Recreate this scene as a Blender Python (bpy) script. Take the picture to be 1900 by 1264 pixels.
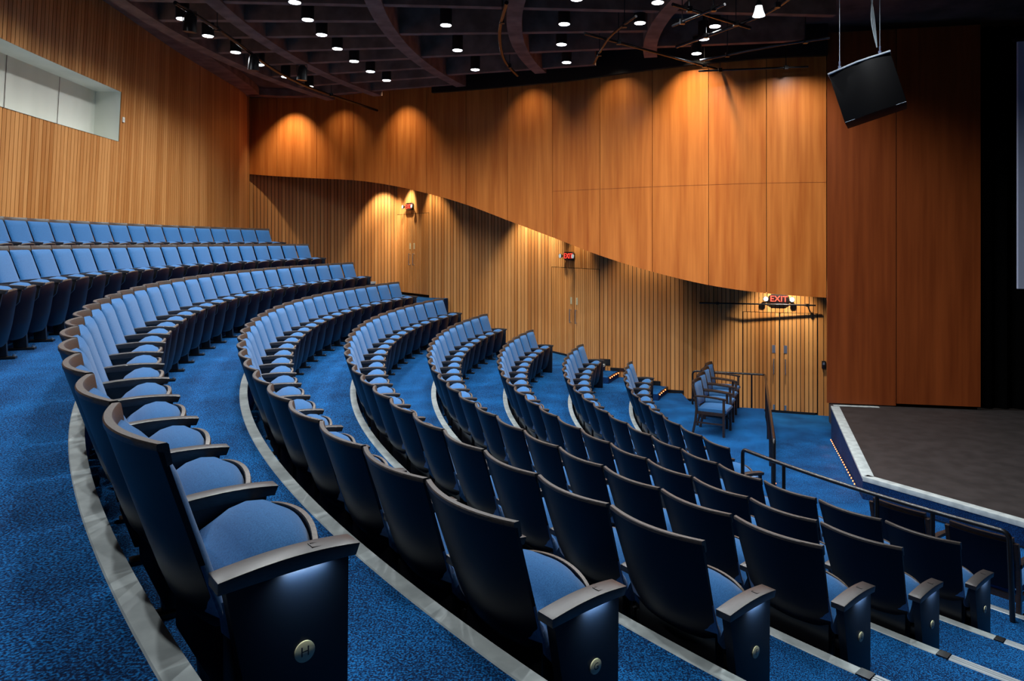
import bpy, bmesh, math, random
from mathutils import Vector, Matrix
R_ = random.Random(7)
C = bpy.context.scene.collection
PI = math.pi
rad = math.radians
for o in list(bpy.data.objects): bpy.data.objects.remove(o)

# ------------------------------------------------------------------ camera, world, exposure
F = 1323.0                    # focal length in pixels of the 1900 px frame
EZ = 3.75                     # eye height above the floor by the exit door
cam = bpy.data.cameras.new('camera'); co = bpy.data.objects.new('camera', cam); C.objects.link(co)
co.location = (0, 0, EZ); co.rotation_euler = (PI/2, 0, 0)
cam.sensor_width = 36; cam.lens = F/1900*36; cam.shift_x = -(983-950)/1900; cam.shift_y = (450-632)/1900
cam.clip_start = .05; cam.clip_end = 100
sc = bpy.context.scene; sc.camera = co
sc.view_settings.view_transform = 'Standard'; sc.view_settings.look = 'None'
sc.view_settings.exposure = 0.0; sc.view_settings.gamma = 1; sc.view_settings.use_curve_mapping = False
w = bpy.data.worlds.new('world'); sc.world = w; w.use_nodes = True
w.node_tree.nodes['Background'].inputs[0].default_value = (1, .85, .78, 1)
w.node_tree.nodes['Background'].inputs[1].default_value = .006
WHITE = (.93, .97, 1); WARM = (1, .86, .64); COOL = (.62, .80, 1)
P_DOWN, P_WASH, P_SLAT = 142.0, 270.0, 400.0
CX, CY = 11.09, 11.95         # centre of the seating arcs

def pol(R, a, z): return Vector((CX+R*math.cos(a), CY+R*math.sin(a), z))
def up(z): return EZ+z        # heights below are measured from the eye
def at(u, v, z):              # the point at height z (from the eye) seen in direction (u, v)
    Y = F*z/(450-v); return Vector(((u-983)/F*Y, Y, EZ+z))
def ray(u, v, Y): return Vector(((u-983)/F*Y, Y, EZ+(450-v)/F*Y))

def spot(name, loc, energy, size, blend=.6, target=None, color=WHITE, radius=.05, parent=None):
    l = bpy.data.lights.new(name, 'SPOT'); l.energy = energy; l.spot_size = rad(size); l.spot_blend = blend
    l.color = color; l.shadow_soft_size = radius
    o = bpy.data.objects.new(name, l); C.objects.link(o); o.location = loc
    if target is not None:
        o.rotation_euler = (Vector(target)-Vector(loc)).to_track_quat('-Z', 'Y').to_euler()
    if parent: o.parent = parent
    return o

# ------------------------------------------------------------------ materials
def nodes(name):
    m = bpy.data.materials.new(name); m.use_nodes = True
    return m, m.node_tree, m.node_tree.nodes, m.node_tree.links, m.node_tree.nodes['Principled BSDF']
def plain(name, col, rough=.5, metal=0, spec=.5, emit=None, es=0):
    m, t, N, L, b = nodes(name)
    b.inputs['Base Color'].default_value = (*col, 1); b.inputs['Roughness'].default_value = rough
    b.inputs['Metallic'].default_value = metal; b.inputs['Specular IOR Level'].default_value = spec
    if emit: b.inputs['Emission Color'].default_value = (*emit, 1); b.inputs['Emission Strength'].default_value = es
    return m
def noisy(name, c1, c2, scale, rough=.6, stretch=(1, 1, 1), detail=4, bump=0, spec=.5, lo=.35, hi=.65, dist=.01, sheen=0):
    m, t, N, L, b = nodes(name)
    tc = N.new('ShaderNodeTexCoord'); mp = N.new('ShaderNodeMapping'); mp.inputs['Scale'].default_value = stretch
    nz = N.new('ShaderNodeTexNoise'); nz.inputs['Scale'].default_value = scale; nz.inputs['Detail'].default_value = detail
    cr = N.new('ShaderNodeValToRGB'); cr.color_ramp.elements[0].position = lo; cr.color_ramp.elements[1].position = hi
    cr.color_ramp.elements[0].color = (*c1, 1); cr.color_ramp.elements[1].color = (*c2, 1)
    L.new(tc.outputs['Object'], mp.inputs[0]); L.new(mp.outputs[0], nz.inputs['Vector'])
    L.new(nz.outputs[0], cr.inputs[0]); L.new(cr.outputs[0], b.inputs['Base Color'])
    b.inputs['Roughness'].default_value = rough; b.inputs['Specular IOR Level'].default_value = spec
    if sheen: b.inputs['Sheen Weight'].default_value = sheen
    if bump:
        bp = N.new('ShaderNodeBump'); bp.inputs['Strength'].default_value = bump; bp.inputs['Distance'].default_value = dist
        L.new(nz.outputs[0], bp.inputs['Height']); L.new(bp.outputs[0], b.inputs['Normal'])
    return m
def wood(name, c1, c2, rough, across, bands, tone=.5):
    """vertical grain: fine streaks, broad veneer bands, and a tone of its own for every slat"""
    m, t, N, L, b = nodes(name)
    tc = N.new('ShaderNodeTexCoord')
    def nz(st, sc_, det):
        mp = N.new('ShaderNodeMapping'); mp.inputs['Scale'].default_value = st
        n = N.new('ShaderNodeTexNoise'); n.inputs['Scale'].default_value = sc_; n.inputs['Detail'].default_value = det
        L.new(tc.outputs['Object'], mp.inputs[0]); L.new(mp.outputs[0], n.inputs['Vector']); return n
    a = nz((1, 1, .035), across, 5); bb = nz((1, 1, .09), bands, 3)
    at_ = N.new('ShaderNodeAttribute'); at_.attribute_name = 'tone'
    m1 = N.new('ShaderNodeMath'); m1.operation = 'MULTIPLY_ADD'; L.new(a.outputs[0], m1.inputs[0]); m1.inputs[1].default_value = .55
    m2 = N.new('ShaderNodeMath'); m2.operation = 'MULTIPLY_ADD'; L.new(bb.outputs[0], m2.inputs[0]); m2.inputs[1].default_value = .85
    m3 = N.new('ShaderNodeMath'); m3.operation = 'MULTIPLY_ADD'; L.new(at_.outputs['Fac'], m3.inputs[0]); m3.inputs[1].default_value = tone
    m3.inputs[2].default_value = -.2-tone*.5
    L.new(m3.outputs[0], m2.inputs[2]); L.new(m2.outputs[0], m1.inputs[2])
    cr = N.new('ShaderNodeValToRGB'); cr.color_ramp.elements[0].position = .25; cr.color_ramp.elements[1].position = .75
    cr.color_ramp.elements[0].color = (*c1, 1); cr.color_ramp.elements[1].color = (*c2, 1)
    L.new(m1.outputs[0], cr.inputs[0]); L.new(cr.outputs[0], b.inputs['Base Color'])
    b.inputs['Roughness'].default_value = rough; b.inputs['Specular IOR Level'].default_value = .35
    return m
def carpet_mat(name, c0, c1, c2):
    m, t, N, L, b = nodes(name)
    tc = N.new('ShaderNodeTexCoord')
    v = N.new('ShaderNodeTexNoise'); v.inputs['Scale'].default_value = 135; v.inputs['Detail'].default_value = 2.5
    n = N.new('ShaderNodeTexNoise'); n.inputs['Scale'].default_value = 2.2; n.inputs['Detail'].default_value = 3
    L.new(tc.outputs['Object'], v.inputs['Vector']); L.new(tc.outputs['Object'], n.inputs['Vector'])
    cr = N.new('ShaderNodeValToRGB'); e = cr.color_ramp.elements
    e[0].position = .40; e[0].color = (*c0, 1); e[1].position = .64; e[1].color = (*c2, 1)
    k = e.new(.52); k.color = (*c1, 1)
    mx = N.new('ShaderNodeMath'); mx.operation = 'MULTIPLY_ADD'; mx.inputs[1].default_value = .22
    sb = N.new('ShaderNodeMath'); sb.operation = 'SUBTRACT'; sb.inputs[1].default_value = .11
    L.new(n.outputs[0], mx.inputs[0]); L.new(v.outputs[0], mx.inputs[2]); L.new(mx.outputs[0], sb.inputs[0])
    L.new(sb.outputs[0], cr.inputs[0]); L.new(cr.outputs[0], b.inputs['Base Color'])
    b.inputs['Roughness'].default_value = .95; b.inputs['Specular IOR Level'].default_value = .15
    bp = N.new('ShaderNodeBump'); bp.inputs['Strength'].default_value = .6; bp.inputs['Distance'].default_value = .006
    L.new(v.outputs[0], bp.inputs['Height']); L.new(bp.outputs[0], b.inputs['Normal'])
    return m
M = dict(
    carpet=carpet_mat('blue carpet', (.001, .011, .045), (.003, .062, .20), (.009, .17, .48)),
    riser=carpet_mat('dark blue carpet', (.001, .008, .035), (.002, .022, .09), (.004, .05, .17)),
    slat=wood('slat oak', (.40, .150, .036), (.64, .30, .098), .45, 30, 1.2, .42),
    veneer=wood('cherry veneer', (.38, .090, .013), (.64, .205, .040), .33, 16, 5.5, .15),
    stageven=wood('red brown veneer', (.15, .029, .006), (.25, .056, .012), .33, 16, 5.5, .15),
    gap=plain('gap black', (.012, .007, .005), .8),
    black=plain('black metal', (.006, .006, .007), .35, 0, .5),
    tube=plain('black pipe', (.008, .008, .009), .25, 0, .5),
    shell=plain('navy shell', (.0008, .002, .009), .40, 0, .18),
    side=plain('navy end panel', (.0025, .006, .014), .45, 0, .25),
    cap=noisy('dark walnut', (.030, .024, .020), (.060, .049, .043), 40, .38, (1, 6, 6), 3, spec=.5),
    arm=noisy('dark arm wood', (.016, .014, .014), (.030, .026, .025), 40, .38, (6, 1, 6), 3, spec=.6),
    fabric=noisy('blue wool', (.013, .080, .215), (.026, .134, .33), 260, .9, (1, 1, .35), 2, .25, .2, .3, .7, .002, .15),
    rim=noisy('brown ply rim', (.06, .045, .033), (.11, .08, .06), 60, .4, (1, 1, 1), 2),
    nosing=noisy('grey nosing', (.34, .38, .38), (.48, .53, .52), 9, .5, (1, 1, 1), 3),
    metalnose=plain('ribbed metal nosing', (.42, .47, .50), .38, .3),
    brass=noisy('satin brass', (.50, .44, .27), (.62, .56, .36), 20, .35, (1, 1, 1), 2, spec=.5),
    concrete=noisy('brown concrete', (.15, .075, .045), (.25, .135, .09), 3.5, .9, (1, 1, 1), 6, .3),
    slab=noisy('dark concrete', (.05, .032, .026), (.10, .066, .055), 2.0, .95, (1, 1, 1), 5),
    chrome=plain('satin steel', (.62, .62, .60), .25, .9),
    plate=plain('blue grey plate', (.10, .12, .19), .4),
    lens=plain('lamp lens', (.9, .9, .9), .4, emit=(.86, .93, 1), es=14),
    aisle=plain('aisle light lens', (.9, .9, .9), .4, emit=(.75, .90, 1), es=3),
    orange=plain('orange lamp', (.9, .3, .1), .4, emit=(1, .20, .05), es=8),
    red=plain('red lettering', (.9, .05, .03), .4, emit=(1, .045, .03), es=2.2),
    signblack=plain('sign face', (.008, .003, .003), .4),  # near-black housing colour, gives off no light
    head=plain('sign lamp head', (.35, .42, .46), .2, emit=(.8, .95, 1), es=.3),
    cream=noisy('pale plaster', (.66, .68, .60), (.76, .78, .70), 1.5, .8, (1, 1, .3), 3),
    stage=noisy('worn stage floor', (.019, .015, .014), (.032, .026, .025), 5, .6, (1, 1, 1), 6, .1, .4),
    drape=plain('black drape', (.002, .002, .002), 1, 0, .0),
    spk=plain('speaker black', (.003, .003, .0035), .55, 0, .1),
    screen=plain('projection screen', (.34, .38, .50), .8),
    steelgrey=plain('pale grey metal', (.35, .40, .46), .45),
    cable=plain('grey cable', (.25, .30, .33), .5),
    frame=noisy('dark chair wood', (.016, .010, .008), (.035, .022, .018), 30, .35, (1, 1, 5), 3),
    ivory=plain('ivory switch', (.7, .7, .65), .5),
    letter=plain('badge letter black', (.01, .01, .01), .5),
)

# ------------------------------------------------------------------ mesh helpers
class MB:
    def __init__(s): s.v = []; s.f = []; s.m = []; s.tone = []; s.cur = 0; s.t = .5
    def add(s, vs, fs, mi=None):
        n = len(s.v); s.v += [tuple(p) for p in vs]; s.tone += [s.t]*len(vs)
        for f in fs: s.f.append([i+n for i in f]); s.m.append(s.cur if mi is None else mi)
    def box(s, x0, x1, y0, y1, z0, z1, T=None, mi=None):
        v = [Vector((x, y, z)) for z in (z0, z1) for y in (y0, y1) for x in (x0, x1)]
        if T: v = [T @ p for p in v]
        s.add(v, [(0, 2, 3, 1), (4, 5, 7, 6), (0, 1, 5, 4), (2, 6, 7, 3), (0, 4, 6, 2), (1, 3, 7, 5)], mi)
    def bar(s, a, b, wd, ht, mi=None):           # a beam of section wd x ht from a to b, its top on the line
        a, b = Vector(a), Vector(b); d = (b-a); h = Vector((d.y, -d.x, 0)).normalized()*wd/2
        v = [a-h, a+h, b+h, b-h]; v = [p-Vector((0, 0, ht)) for p in v]+v
        s.add(v, [(3, 2, 1, 0), (4, 5, 6, 7), (0, 1, 5, 4), (1, 2, 6, 5), (2, 3, 7, 6), (3, 0, 4, 7)], mi)
    def tube(s, pts, r, n=10, mi=None, close=True):
        pts = [Vector(p) for p in pts]; rings = []; ref = None
        rr = r if isinstance(r, (list, tuple)) else [r]*len(pts)
        for i, p in enumerate(pts):
            d = (pts[min(i+1, len(pts)-1)]-pts[max(i-1, 0)]).normalized()
            if ref is None: ref = d.orthogonal().normalized()
            ref = (ref-d*ref.dot(d)).normalized(); bi = d.cross(ref)
            rings.append([p+(ref*math.cos(2*PI*k/n)+bi*math.sin(2*PI*k/n))*rr[i] for k in range(n)])
        s.loft(rings, True, close, mi)
    def loft(s, rings, closed=True, caps=True, mi=None):
        n = len(rings[0]); v = [p for r in rings for p in r]; f = []
        for i in range(len(rings)-1):
            for k in range(n if closed else n-1):
                k2 = (k+1) % n; f.append((i*n+k, i*n+k2, (i+1)*n+k2, (i+1)*n+k))
        if caps and closed: f.append(tuple(range(n))[::-1]); f.append(tuple((len(rings)-1)*n+k for k in range(n)))
        s.add(v, f, mi)
    def poly(s, pts, z0, z1, mi=None):          # prism over a plan polygon
        n = len(pts); v = [(p[0], p[1], z0) for p in pts]+[(p[0], p[1], z1) for p in pts]
        f = [tuple(range(n))[::-1], tuple(range(n, 2*n))]+[(k, (k+1) % n, n+(k+1) % n, n+k) for k in range(n)]
        s.add(v, f, mi)
    def mesh(s, name, mats, smooth=None, bevel=0):
        me = bpy.data.meshes.new(name); me.from_pydata(s.v, [], s.f)
        if not isinstance(mats, (list, tuple)): mats = [mats]
        for m in mats: me.materials.append(m)
        me.polygons.foreach_set('material_index', s.m)
        a = me.attributes.new('tone', 'FLOAT', 'POINT'); a.data.foreach_set('value', s.tone)
        bm = bmesh.new(); bm.from_mesh(me); bmesh.ops.recalc_face_normals(bm, faces=bm.faces)
        if bevel:
            es = [e for e in bm.edges if len(e.link_faces) == 2 and e.calc_face_angle(0) > rad(40)]
            bmesh.ops.bevel(bm, geom=es, offset=bevel, segments=2, profile=.6, affect='EDGES')
        bm.to_mesh(me); bm.free()
        if smooth or bevel:
            me.polygons.foreach_set('use_smooth', [True]*len(me.polygons)); me.set_sharp_from_angle(angle=rad(smooth or 50))
        return me
    def build(s, name, mats, parent=None, smooth=None, bevel=0):
        return link(name, s.mesh(name, mats, smooth, bevel), parent)
def link(name, data, parent=None):
    o = bpy.data.objects.new(name, data); C.objects.link(o)
    if parent: o.parent = parent
    return o
def tag(o, label=None, cat=None, group=None, kind=None):
    if label: o['label'] = label
    if cat: o['category'] = cat
    if group: o['group'] = group
    if kind: o['kind'] = kind
    return o
def struct(o): o['kind'] = 'structure'; return o
def thing(name, label, cat, loc=(0, 0, 0), rz=0, group=None):
    o = link(name, None); o.location = loc; o.rotation_euler = (0, 0, rz); return tag(o, label, cat, group)
def text(name, s, size, mat, parent, loc, rot, ext=.001):
    c = bpy.data.curves.new(name, 'FONT'); c.body = s; c.size = size; c.align_x = 'CENTER'; c.align_y = 'CENTER'; c.extrude = ext
    o = bpy.data.objects.new('tmp', c); C.objects.link(o)
    dg = bpy.context.evaluated_depsgraph_get(); me = bpy.data.meshes.new_from_object(o.evaluated_get(dg))
    bpy.data.objects.remove(o); me.materials.clear(); me.materials.append(mat)
    t = link(name, me, parent); t.location = loc; t.rotation_euler = rot; return t

# ------------------------------------------------------------------ rows: tip radius, tip height, nosing offset, near angle, far angle, seats
TIP = .917
ROWS = {  # name: R, z(tip), gap to the riser behind, far angle, count
    'J': (17.94, .326, 0, 2.866, 33, 3.85), 'I': (16.866, -.032, -.06, 2.867, 30, 3.85),
    'H': (15.794, -.454, -.046, 2.857, 28, 3.857), 'G': (14.753, -.897, -.03, 2.842, 27, 3.857),
    'F': (13.702, -1.256, -.084, 2.834, 25, 3.855), 'E': (12.643, -1.576, -.076, 2.833, 23, 3.854),
    'D': (11.585, -1.890, -.108, 2.831, 21, 3.852), 'C': (10.495, -2.169, -.115, 2.822, 19, 3.849),
    'B': (9.403, -2.441, -.12, 2.848, 11, 3.523)}
ORDER = 'JIHGFEDCB'
def floor_z(k): return up(ROWS[k][1]-TIP)
def riser_R(k): return ROWS[k][0]+ROWS[k][2]      # the edge of the tread behind row k

# ------------------------------------------------------------------ walls: plan lines
BACK = [(-6.2, 5.2, .05), (-6.75, 8.0, .05), (-7.0, 9.6, .05), (-7.25, 12.2, .05), (-7.4, 14.7, .02), (-7.45, 17.0, 0), (-7.55, 18.6, 0), (-7.78, 19.8, 0)]
def catmull(P, n):
    out = []
    for i in range(len(P)-1):
        p0, p1, p2, p3 = P[max(i-1, 0)], P[i], P[i+1], P[min(i+2, len(P)-1)]
        for k in range(n):
            t = k/n
            out.append(tuple(.5*((2*b)+(-a+c)*t+(2*a-5*b+4*c-d)*t*t+(-a+3*b-3*c+d)*t**3) for a, b, c, d in zip(p0, p1, p2, p3)))
    out.append(tuple(P[-1])); return out
def resample(P, step):
    out = [P[0]]; acc = 0
    for a, b in zip(P[:-1], P[1:]):
        L = math.hypot(b[0]-a[0], b[1]-a[1]); t = step-acc
        while t <= L:
            out.append(tuple(x+(y-x)*t/L for x, y in zip(a, b))); t += step
        acc = L-(t-step)
    return out
PITCH = .094
def slats(mb, P, z0, z1, inward, pitch=PITCH, depth=.013, groove=.014, zf=None):
    """vertical slats with grooves along the plan points P (already one per slat); z0/z1 heights; points may carry a lean per metre height"""
    for i, (a, b) in enumerate(zip(P[:-1], P[1:])):
        A, B = Vector(a[:2]), Vector(b[:2]); d = (B-A).normalized(); nrm = Vector((d.y, -d.x))*inward
        ln = a[2] if len(a) > 2 else 0
        g = groove/2
        q = [A, A+d*g, A+d*g+nrm*depth, B-d*g+nrm*depth, B-d*g, B]
        lo, hi = (zf(i) if zf else (z0, z1))
        if hi <= lo: continue
        def P3(p, z): 
            o = -nrm*ln*0+nrm*ln*(z-EZ); return (p.x+o.x, p.y+o.y, z)
        mb.t = R_.random()
        v = [P3(p, lo) for p in q]+[P3(p, hi) for p in q]
        n = 6
        mb.add(v, [(1, 2, n+2, n+1), (2, 3, n+3, n+2), (3, 4, n+4, n+3)], 0)
        mb.add([v[2], v[3], v[4], v[1]], [(0, 1, 2, 3)], 0); mb.add([v[n+2], v[n+3], v[n+4], v[n+1]], [(0, 1, 2, 3)], 0)
        mb.add([v[0], v[1], v[n+1], v[n+0]], [(0, 1, 2, 3)], 1); mb.add([v[4], v[5], v[n+5], v[n+4]], [(0, 1, 2, 3)], 1)
ZT = up(4.15)
# back wall, with the projection opening cut through it
Pb = resample(catmull(BACK, 12), PITCH)
WIN_Y = (4.0, 12.42); WZ = (up(1.76), up(2.63))
mb = MB()
def win(i): return Pb[i][1] < WIN_Y[1]-.05
slats(mb, Pb, 0, 0, 1, zf=lambda i: (up(-.62), WZ[0]) if win(i) else (up(-1.5), ZT))
slats(mb, Pb, 0, 0, 1, zf=lambda i: (WZ[1], ZT) if win(i) else (0, 0))
struct(mb.build('wall_back', [M['slat'], M['gap']]))
# projection window recess: lintel, jamb, sill, rear panels
iw = [i for i in range(len(Pb)) if win(i)]; i1 = iw[-1]+1
def shift(p, d, z):
    j = min(range(len(Pb)), key=lambda k: abs(Pb[k][1]-p[1])); a, b = Vector(Pb[max(j-1, 0)][:2]), Vector(Pb[min(j+1, len(Pb)-1)][:2])
    t = (b-a).normalized(); n = Vector((t.y, -t.x)); o = n*(-d+p[2]*(z-EZ)); return (p[0]+o.x, p[1]+o.y, z)
mb = MB(); pts = [Pb[i] for i in iw[::6]]+[Pb[i1]]
for a, b in zip(pts[:-1], pts[1:]):
    for (d0, z0_, d1, z1_) in ((0, WZ[1], .42, WZ[1]-.0), (.42, WZ[1], .42, WZ[0]), (.42, WZ[0], -.02, WZ[0])):
        mb.add([shift(a, d0, z0_), shift(b, d0, z0_), shift(b, d1, z1_), shift(a, d1, z1_)], [(0, 1, 2, 3)])
e = Pb[i1]; mb.add([shift(e, -.0, WZ[0]), shift(e, .42, WZ[0]), shift(e, .42, WZ[1]), shift(e, 0, WZ[1])], [(0, 1, 2, 3)])
wn = struct(mb.build('window_1', M['cream']))
mb = MB()
for k in (12, 26, 36, 46, 56, 63):
    p = Pb[min(iw[0]+k, i1)] if False else Pb[max(i1-k, 0)]
    q = (p[0], p[1]+.012, p[2])
    mb.add([shift(p, .412, WZ[0]+.003), shift(q, .412, WZ[0]+.003), shift(q, .412, WZ[1]-.003), shift(p, .412, WZ[1]-.003)], [(0, 1, 2, 3)])
mb.build('panel_joint', M['slab'], wn)

# side wall of slats with the three double doors
SEG = [((-7.78, 19.8), (-3.9, 21.0), None), ((-3.9, 21.0), (-2.75, 19.5), ('door_3', up(-1.49))), ((-2.75, 19.5), (.56, 18.2), None),
       ((.56, 18.2), (1.62, 16.5), ('door_2', floor_z('D'))), ((1.62, 16.5), (3.43, 15.9), None), ((3.43, 15.9), (4.2, 15.95), None),
       ((4.2, 15.95), (4.73, 15.85), None), ((4.73, 15.85), (6.2, 15.35), ('door_1', up(-3.72))), ((6.2, 15.35), (6.42, 15.28), None)]
DH = 2.19
DHS = {'door_3': 2.31}
LOW = [-2.0, -2.0, -3.2, -3.2, -3.6, -3.8, -3.8, -3.9, -3.9]
mb = MB()
for (a, b, dr), zl in zip(SEG, LOW):
    L = math.hypot(b[0]-a[0], b[1]-a[1]); n = max(1, round(L/(PITCH if not dr else PITCH*.9)))
    P = [tuple(x+(y-x)*k/n for x, y in zip(a, b)) for k in range(n+1)]
    H_ = DHS.get(dr[0], DH) if dr else 0; lo = up(zl) if not dr else dr[1]+H_
    slats(mb, P, lo, up(3.9), 1)
    if dr:     # dark backing behind the door leaves
        A, B = Vector(a), Vector(b); d = (B-A).normalized(); n_ = Vector((d.y, -d.x))*-.05
        mb.add([(*(A+n_), dr[1]-.2), (*(B+n_), dr[1]-.2), (*(B+n_), dr[1]+H_+.1), (*(A+n_), dr[1]+H_+.1)], [(0, 1, 2, 3)], 1)
struct(mb.build('wall_side', [M['slat'], M['gap']]))
for a, b, dr in SEG:
    if not dr: continue
    nm, zf = dr; DH = DHS.get(nm, 2.19); A, B = Vector(a), Vector(b); L = (B-A).length; d = (B-A).normalized(); nrm = Vector((d.y, -d.x))
    root = link(nm, None); root.location = (A.x, A.y, zf); struct(root)
    root.rotation_euler = (0, 0, math.atan2(d.y, d.x))
    half = L/2
    for s, (x0, x1) in enumerate(((.012, half-.008), (half+.008, L-.012))):
        m_ = MB(); n = round((x1-x0)/(PITCH*.86)); P = [(x0+(x1-x0)*k/n, .0) for k in range(n+1)]
        slats(m_, P, .05, DH-.012, 1, PITCH*.86)
        m_.cur = 1; m_.box(x0, x1, .004, .045, .05, DH-.012)
        leaf = m_.build('door_leaf', [M['slat'], M['gap']], root)
        hx = half+(-.12 if s == 0 else .12)
        h = MB()
        for zz in (.86, 1.16): h.tube([(hx, -.014, zz), (hx, -.06, zz)], .012, 8)
        h.tube([(hx, -.06, .84), (hx, -.066, .9), (hx, -.066, 1.12), (hx, -.06, 1.18)], .013, 8)
        h.build('handle', M['chrome'], leaf, smooth=60)
        p = MB(); p.box(hx-.035, hx+.035, -.019, -.013, 1.30, 1.47); p.build('push_plate', M['plate'] if nm == 'door_1' else M['brass'], leaf)
        if nm == 'door_1':
            p = MB(); p.tube([(hx, -.03, .06), (hx, -.03, .17)], .009, 8); p.box(hx-.02, hx+.02, -.03, -.013, .06, .17); p.build('floor_bolt', M['chrome'], leaf)
# dark slot between the slatted wall and the stage panels
mb = MB(); mb.add([(6.42, 15.28, up(-3.9)), (6.9, 14.6, up(-3.9)), (6.9, 14.6, up(3.9)), (6.42, 15.28, up(3.9))], [(0, 1, 2, 3)])
mb.add([(6.9, 14.6, up(-3.9)), (5.95, 13.62, up(-3.9)), (5.95, 13.62, up(3.9)), (6.9, 14.6, up(3.9))], [(0, 1, 2, 3)])
struct(mb.build('wall_slot', M['black']))

# curved veneer facade hung in front of the slats
FJ = [(-7.80, 19.72, 323), (-6.98, 19.68, 327), (-5.81, 19.42, 331), (-4.69, 19.02, 334.5), (-3.63, 18.45, 343.5), (-2.6, 17.95, 358.7), (-1.55, 17.35, 379.8),
      (-.52, 16.7, 409), (.51, 16.02, 440.5), (1.51, 15.35, 474.2), (2.53, 14.72, 504.3), (3.56, 14.2, 529), (4.58, 13.8, 544.4), (5.66, 13.6, 552.7)]
FJ = [(x, y, (450-v)/F*y) for x, y, v in FJ]
NS = 10
FC = catmull(FJ, NS)
fac = link('wall_facade', None); struct(fac)
for i in range(len(FJ)-1):
    seg = FC[i*NS:(i+1)*NS+1]; m_ = MB(); m_.t = R_.random(); rows = []
    for k, (x, y, z) in enumerate(seg):
        j = i*NS+k; a, b = Vector(FC[max(j-1, 0)][:2]), Vector(FC[min(j+1, len(FC)-1)][:2]); t = (b-a).normalized(); n_ = Vector((t.y, -t.x))
        p = Vector((x, y))+t*(.006 if k == 0 else -.006 if k == NS else 0)
        q = p-n_*.035
        rows.append([(p.x, p.y, up(z)), (p.x, p.y, up(4.0)), (q.x, q.y, up(4.0)), (q.x, q.y, up(z))])
    m_.loft(rows, True, True)
    vp = m_.build('veneer_panel', M['veneer'], fac)
    if i >= 8:        # the fine horizontal joint across the larger panels
        q_ = MB(); rows = []
        for k, (x, y, z) in enumerate(seg):
            j = i*NS+k; a, b = Vector(FC[max(j-1, 0)][:2]), Vector(FC[min(j+1, len(FC)-1)][:2]); t = (b-a).normalized(); n_ = Vector((t.y, -t.x))
            p = Vector((x, y))+n_*.0015+t*(.007 if k == 0 else -.007 if k == NS else 0); rows.append([(p.x, p.y, up(1.145)), (p.x, p.y, up(1.152))])
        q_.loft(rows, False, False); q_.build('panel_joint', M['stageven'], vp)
m_ = MB(); rows = []
for j, (x, y, z) in enumerate(FC):
    a, b = Vector(FC[max(j-1, 0)][:2]), Vector(FC[min(j+1, len(FC)-1)][:2]); t = (b-a).normalized(); n_ = Vector((t.y, -t.x)); q = Vector((x, y))-n_*.036; r = q-n_*.012
    rows.append([(q.x, q.y, up(z+.02)), (q.x, q.y, up(3.98)), (r.x, r.y, up(3.98)), (r.x, r.y, up(z+.02))])
m_.loft(rows, True, True); m_.build('backing', M['gap'], fac)
# stage side panels
sp = link('wall_stage', None); struct(sp)
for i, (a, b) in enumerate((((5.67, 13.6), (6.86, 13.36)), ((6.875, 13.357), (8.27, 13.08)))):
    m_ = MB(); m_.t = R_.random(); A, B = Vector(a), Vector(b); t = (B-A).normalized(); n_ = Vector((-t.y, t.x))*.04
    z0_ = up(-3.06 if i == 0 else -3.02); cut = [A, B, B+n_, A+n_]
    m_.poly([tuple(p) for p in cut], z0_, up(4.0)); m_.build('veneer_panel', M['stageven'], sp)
m_ = MB(); m_.poly([(6.86, 13.40), (8.24, 13.13), (8.24, 13.5), (6.86, 13.7)], up(-3.08), up(-3.0)); m_.build('recessed_base', M['drape'], sp)
# black drapes and screen at the side of the stage
m_ = MB(); pts = []
for k in range(60):
    x = 8.3+k*.05; pts.append((x, 13.25+.05*math.sin(k*1.1)-.1*(x-8.3)))
m_.loft([[(x, y, up(-3.08)), (x, y, up(4.0))] for x, y in pts], False, False)
tag(m_.build('stage_drape', M['drape']), 'tall black drape hanging beside the stage past the wood panels', 'curtain')
scr = thing('projection_screen', 'pale grey projection screen hanging over the dark stage', 'screen', (8.19, 12.0, up(0)))
m_ = MB(); m_.poly([(.03, .04), (.03, .0), (4.0, -.9), (4.0, -.86)], -.78, 3.38); m_.build('screen_surface', M['screen'], scr)
m_ = MB(); m_.poly([(-.04, .05), (-.04, -.02), (4.0, -.93), (4.0, -.84)], 3.38, 3.43); m_.build('top_batten', M['black'], scr)

# ------------------------------------------------------------------ floors
def wall_cut(R, a0, a1):
    """walk from a0 towards smaller angle a1 and stop at the side wall"""
    a = a0
    while a > a1:
        p = pol(R, a, 0)
        if beyond(p.x, p.y): break
        a -= .004
    return a
def beyond(x, y):
    for (a, b, _) in SEG:
        if min(a[0], b[0]) <= x <= max(a[0], b[0]) and (b[0]-a[0]) > .01:
            yy = a[1]+(b[1]-a[1])*(x-a[0])/(b[0]-a[0])
            if y > yy+.03: return True
    return x > 6.5 or y > 21.2
def sector(mb, R0, R1, a0, a1, z, th, n, mi=0, mr=1):
    """tread between R0 (front edge) and R1, angles a0 (near) to a1 (far, or cut at the wall)"""
    f0, f1 = wall_cut(R0, 2.95, a1), wall_cut(R1, 2.95, a1); v = []; fs = []
    for k in range(n+1):
        t = k/n
        for R, f in ((R0, f0), (R1, f1)):
            a = a0+(f-a0)*t
            p = pol(R, a, z); v.append(p); v.append(p-Vector((0, 0, th)))
    for k in range(n):
        b = k*4; fs.append((b, b+2, b+6, b+4))
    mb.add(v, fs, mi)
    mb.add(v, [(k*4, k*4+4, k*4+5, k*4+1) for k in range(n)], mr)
    return f0
fls = struct(link('floor', None))
AN = 4.35
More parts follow.
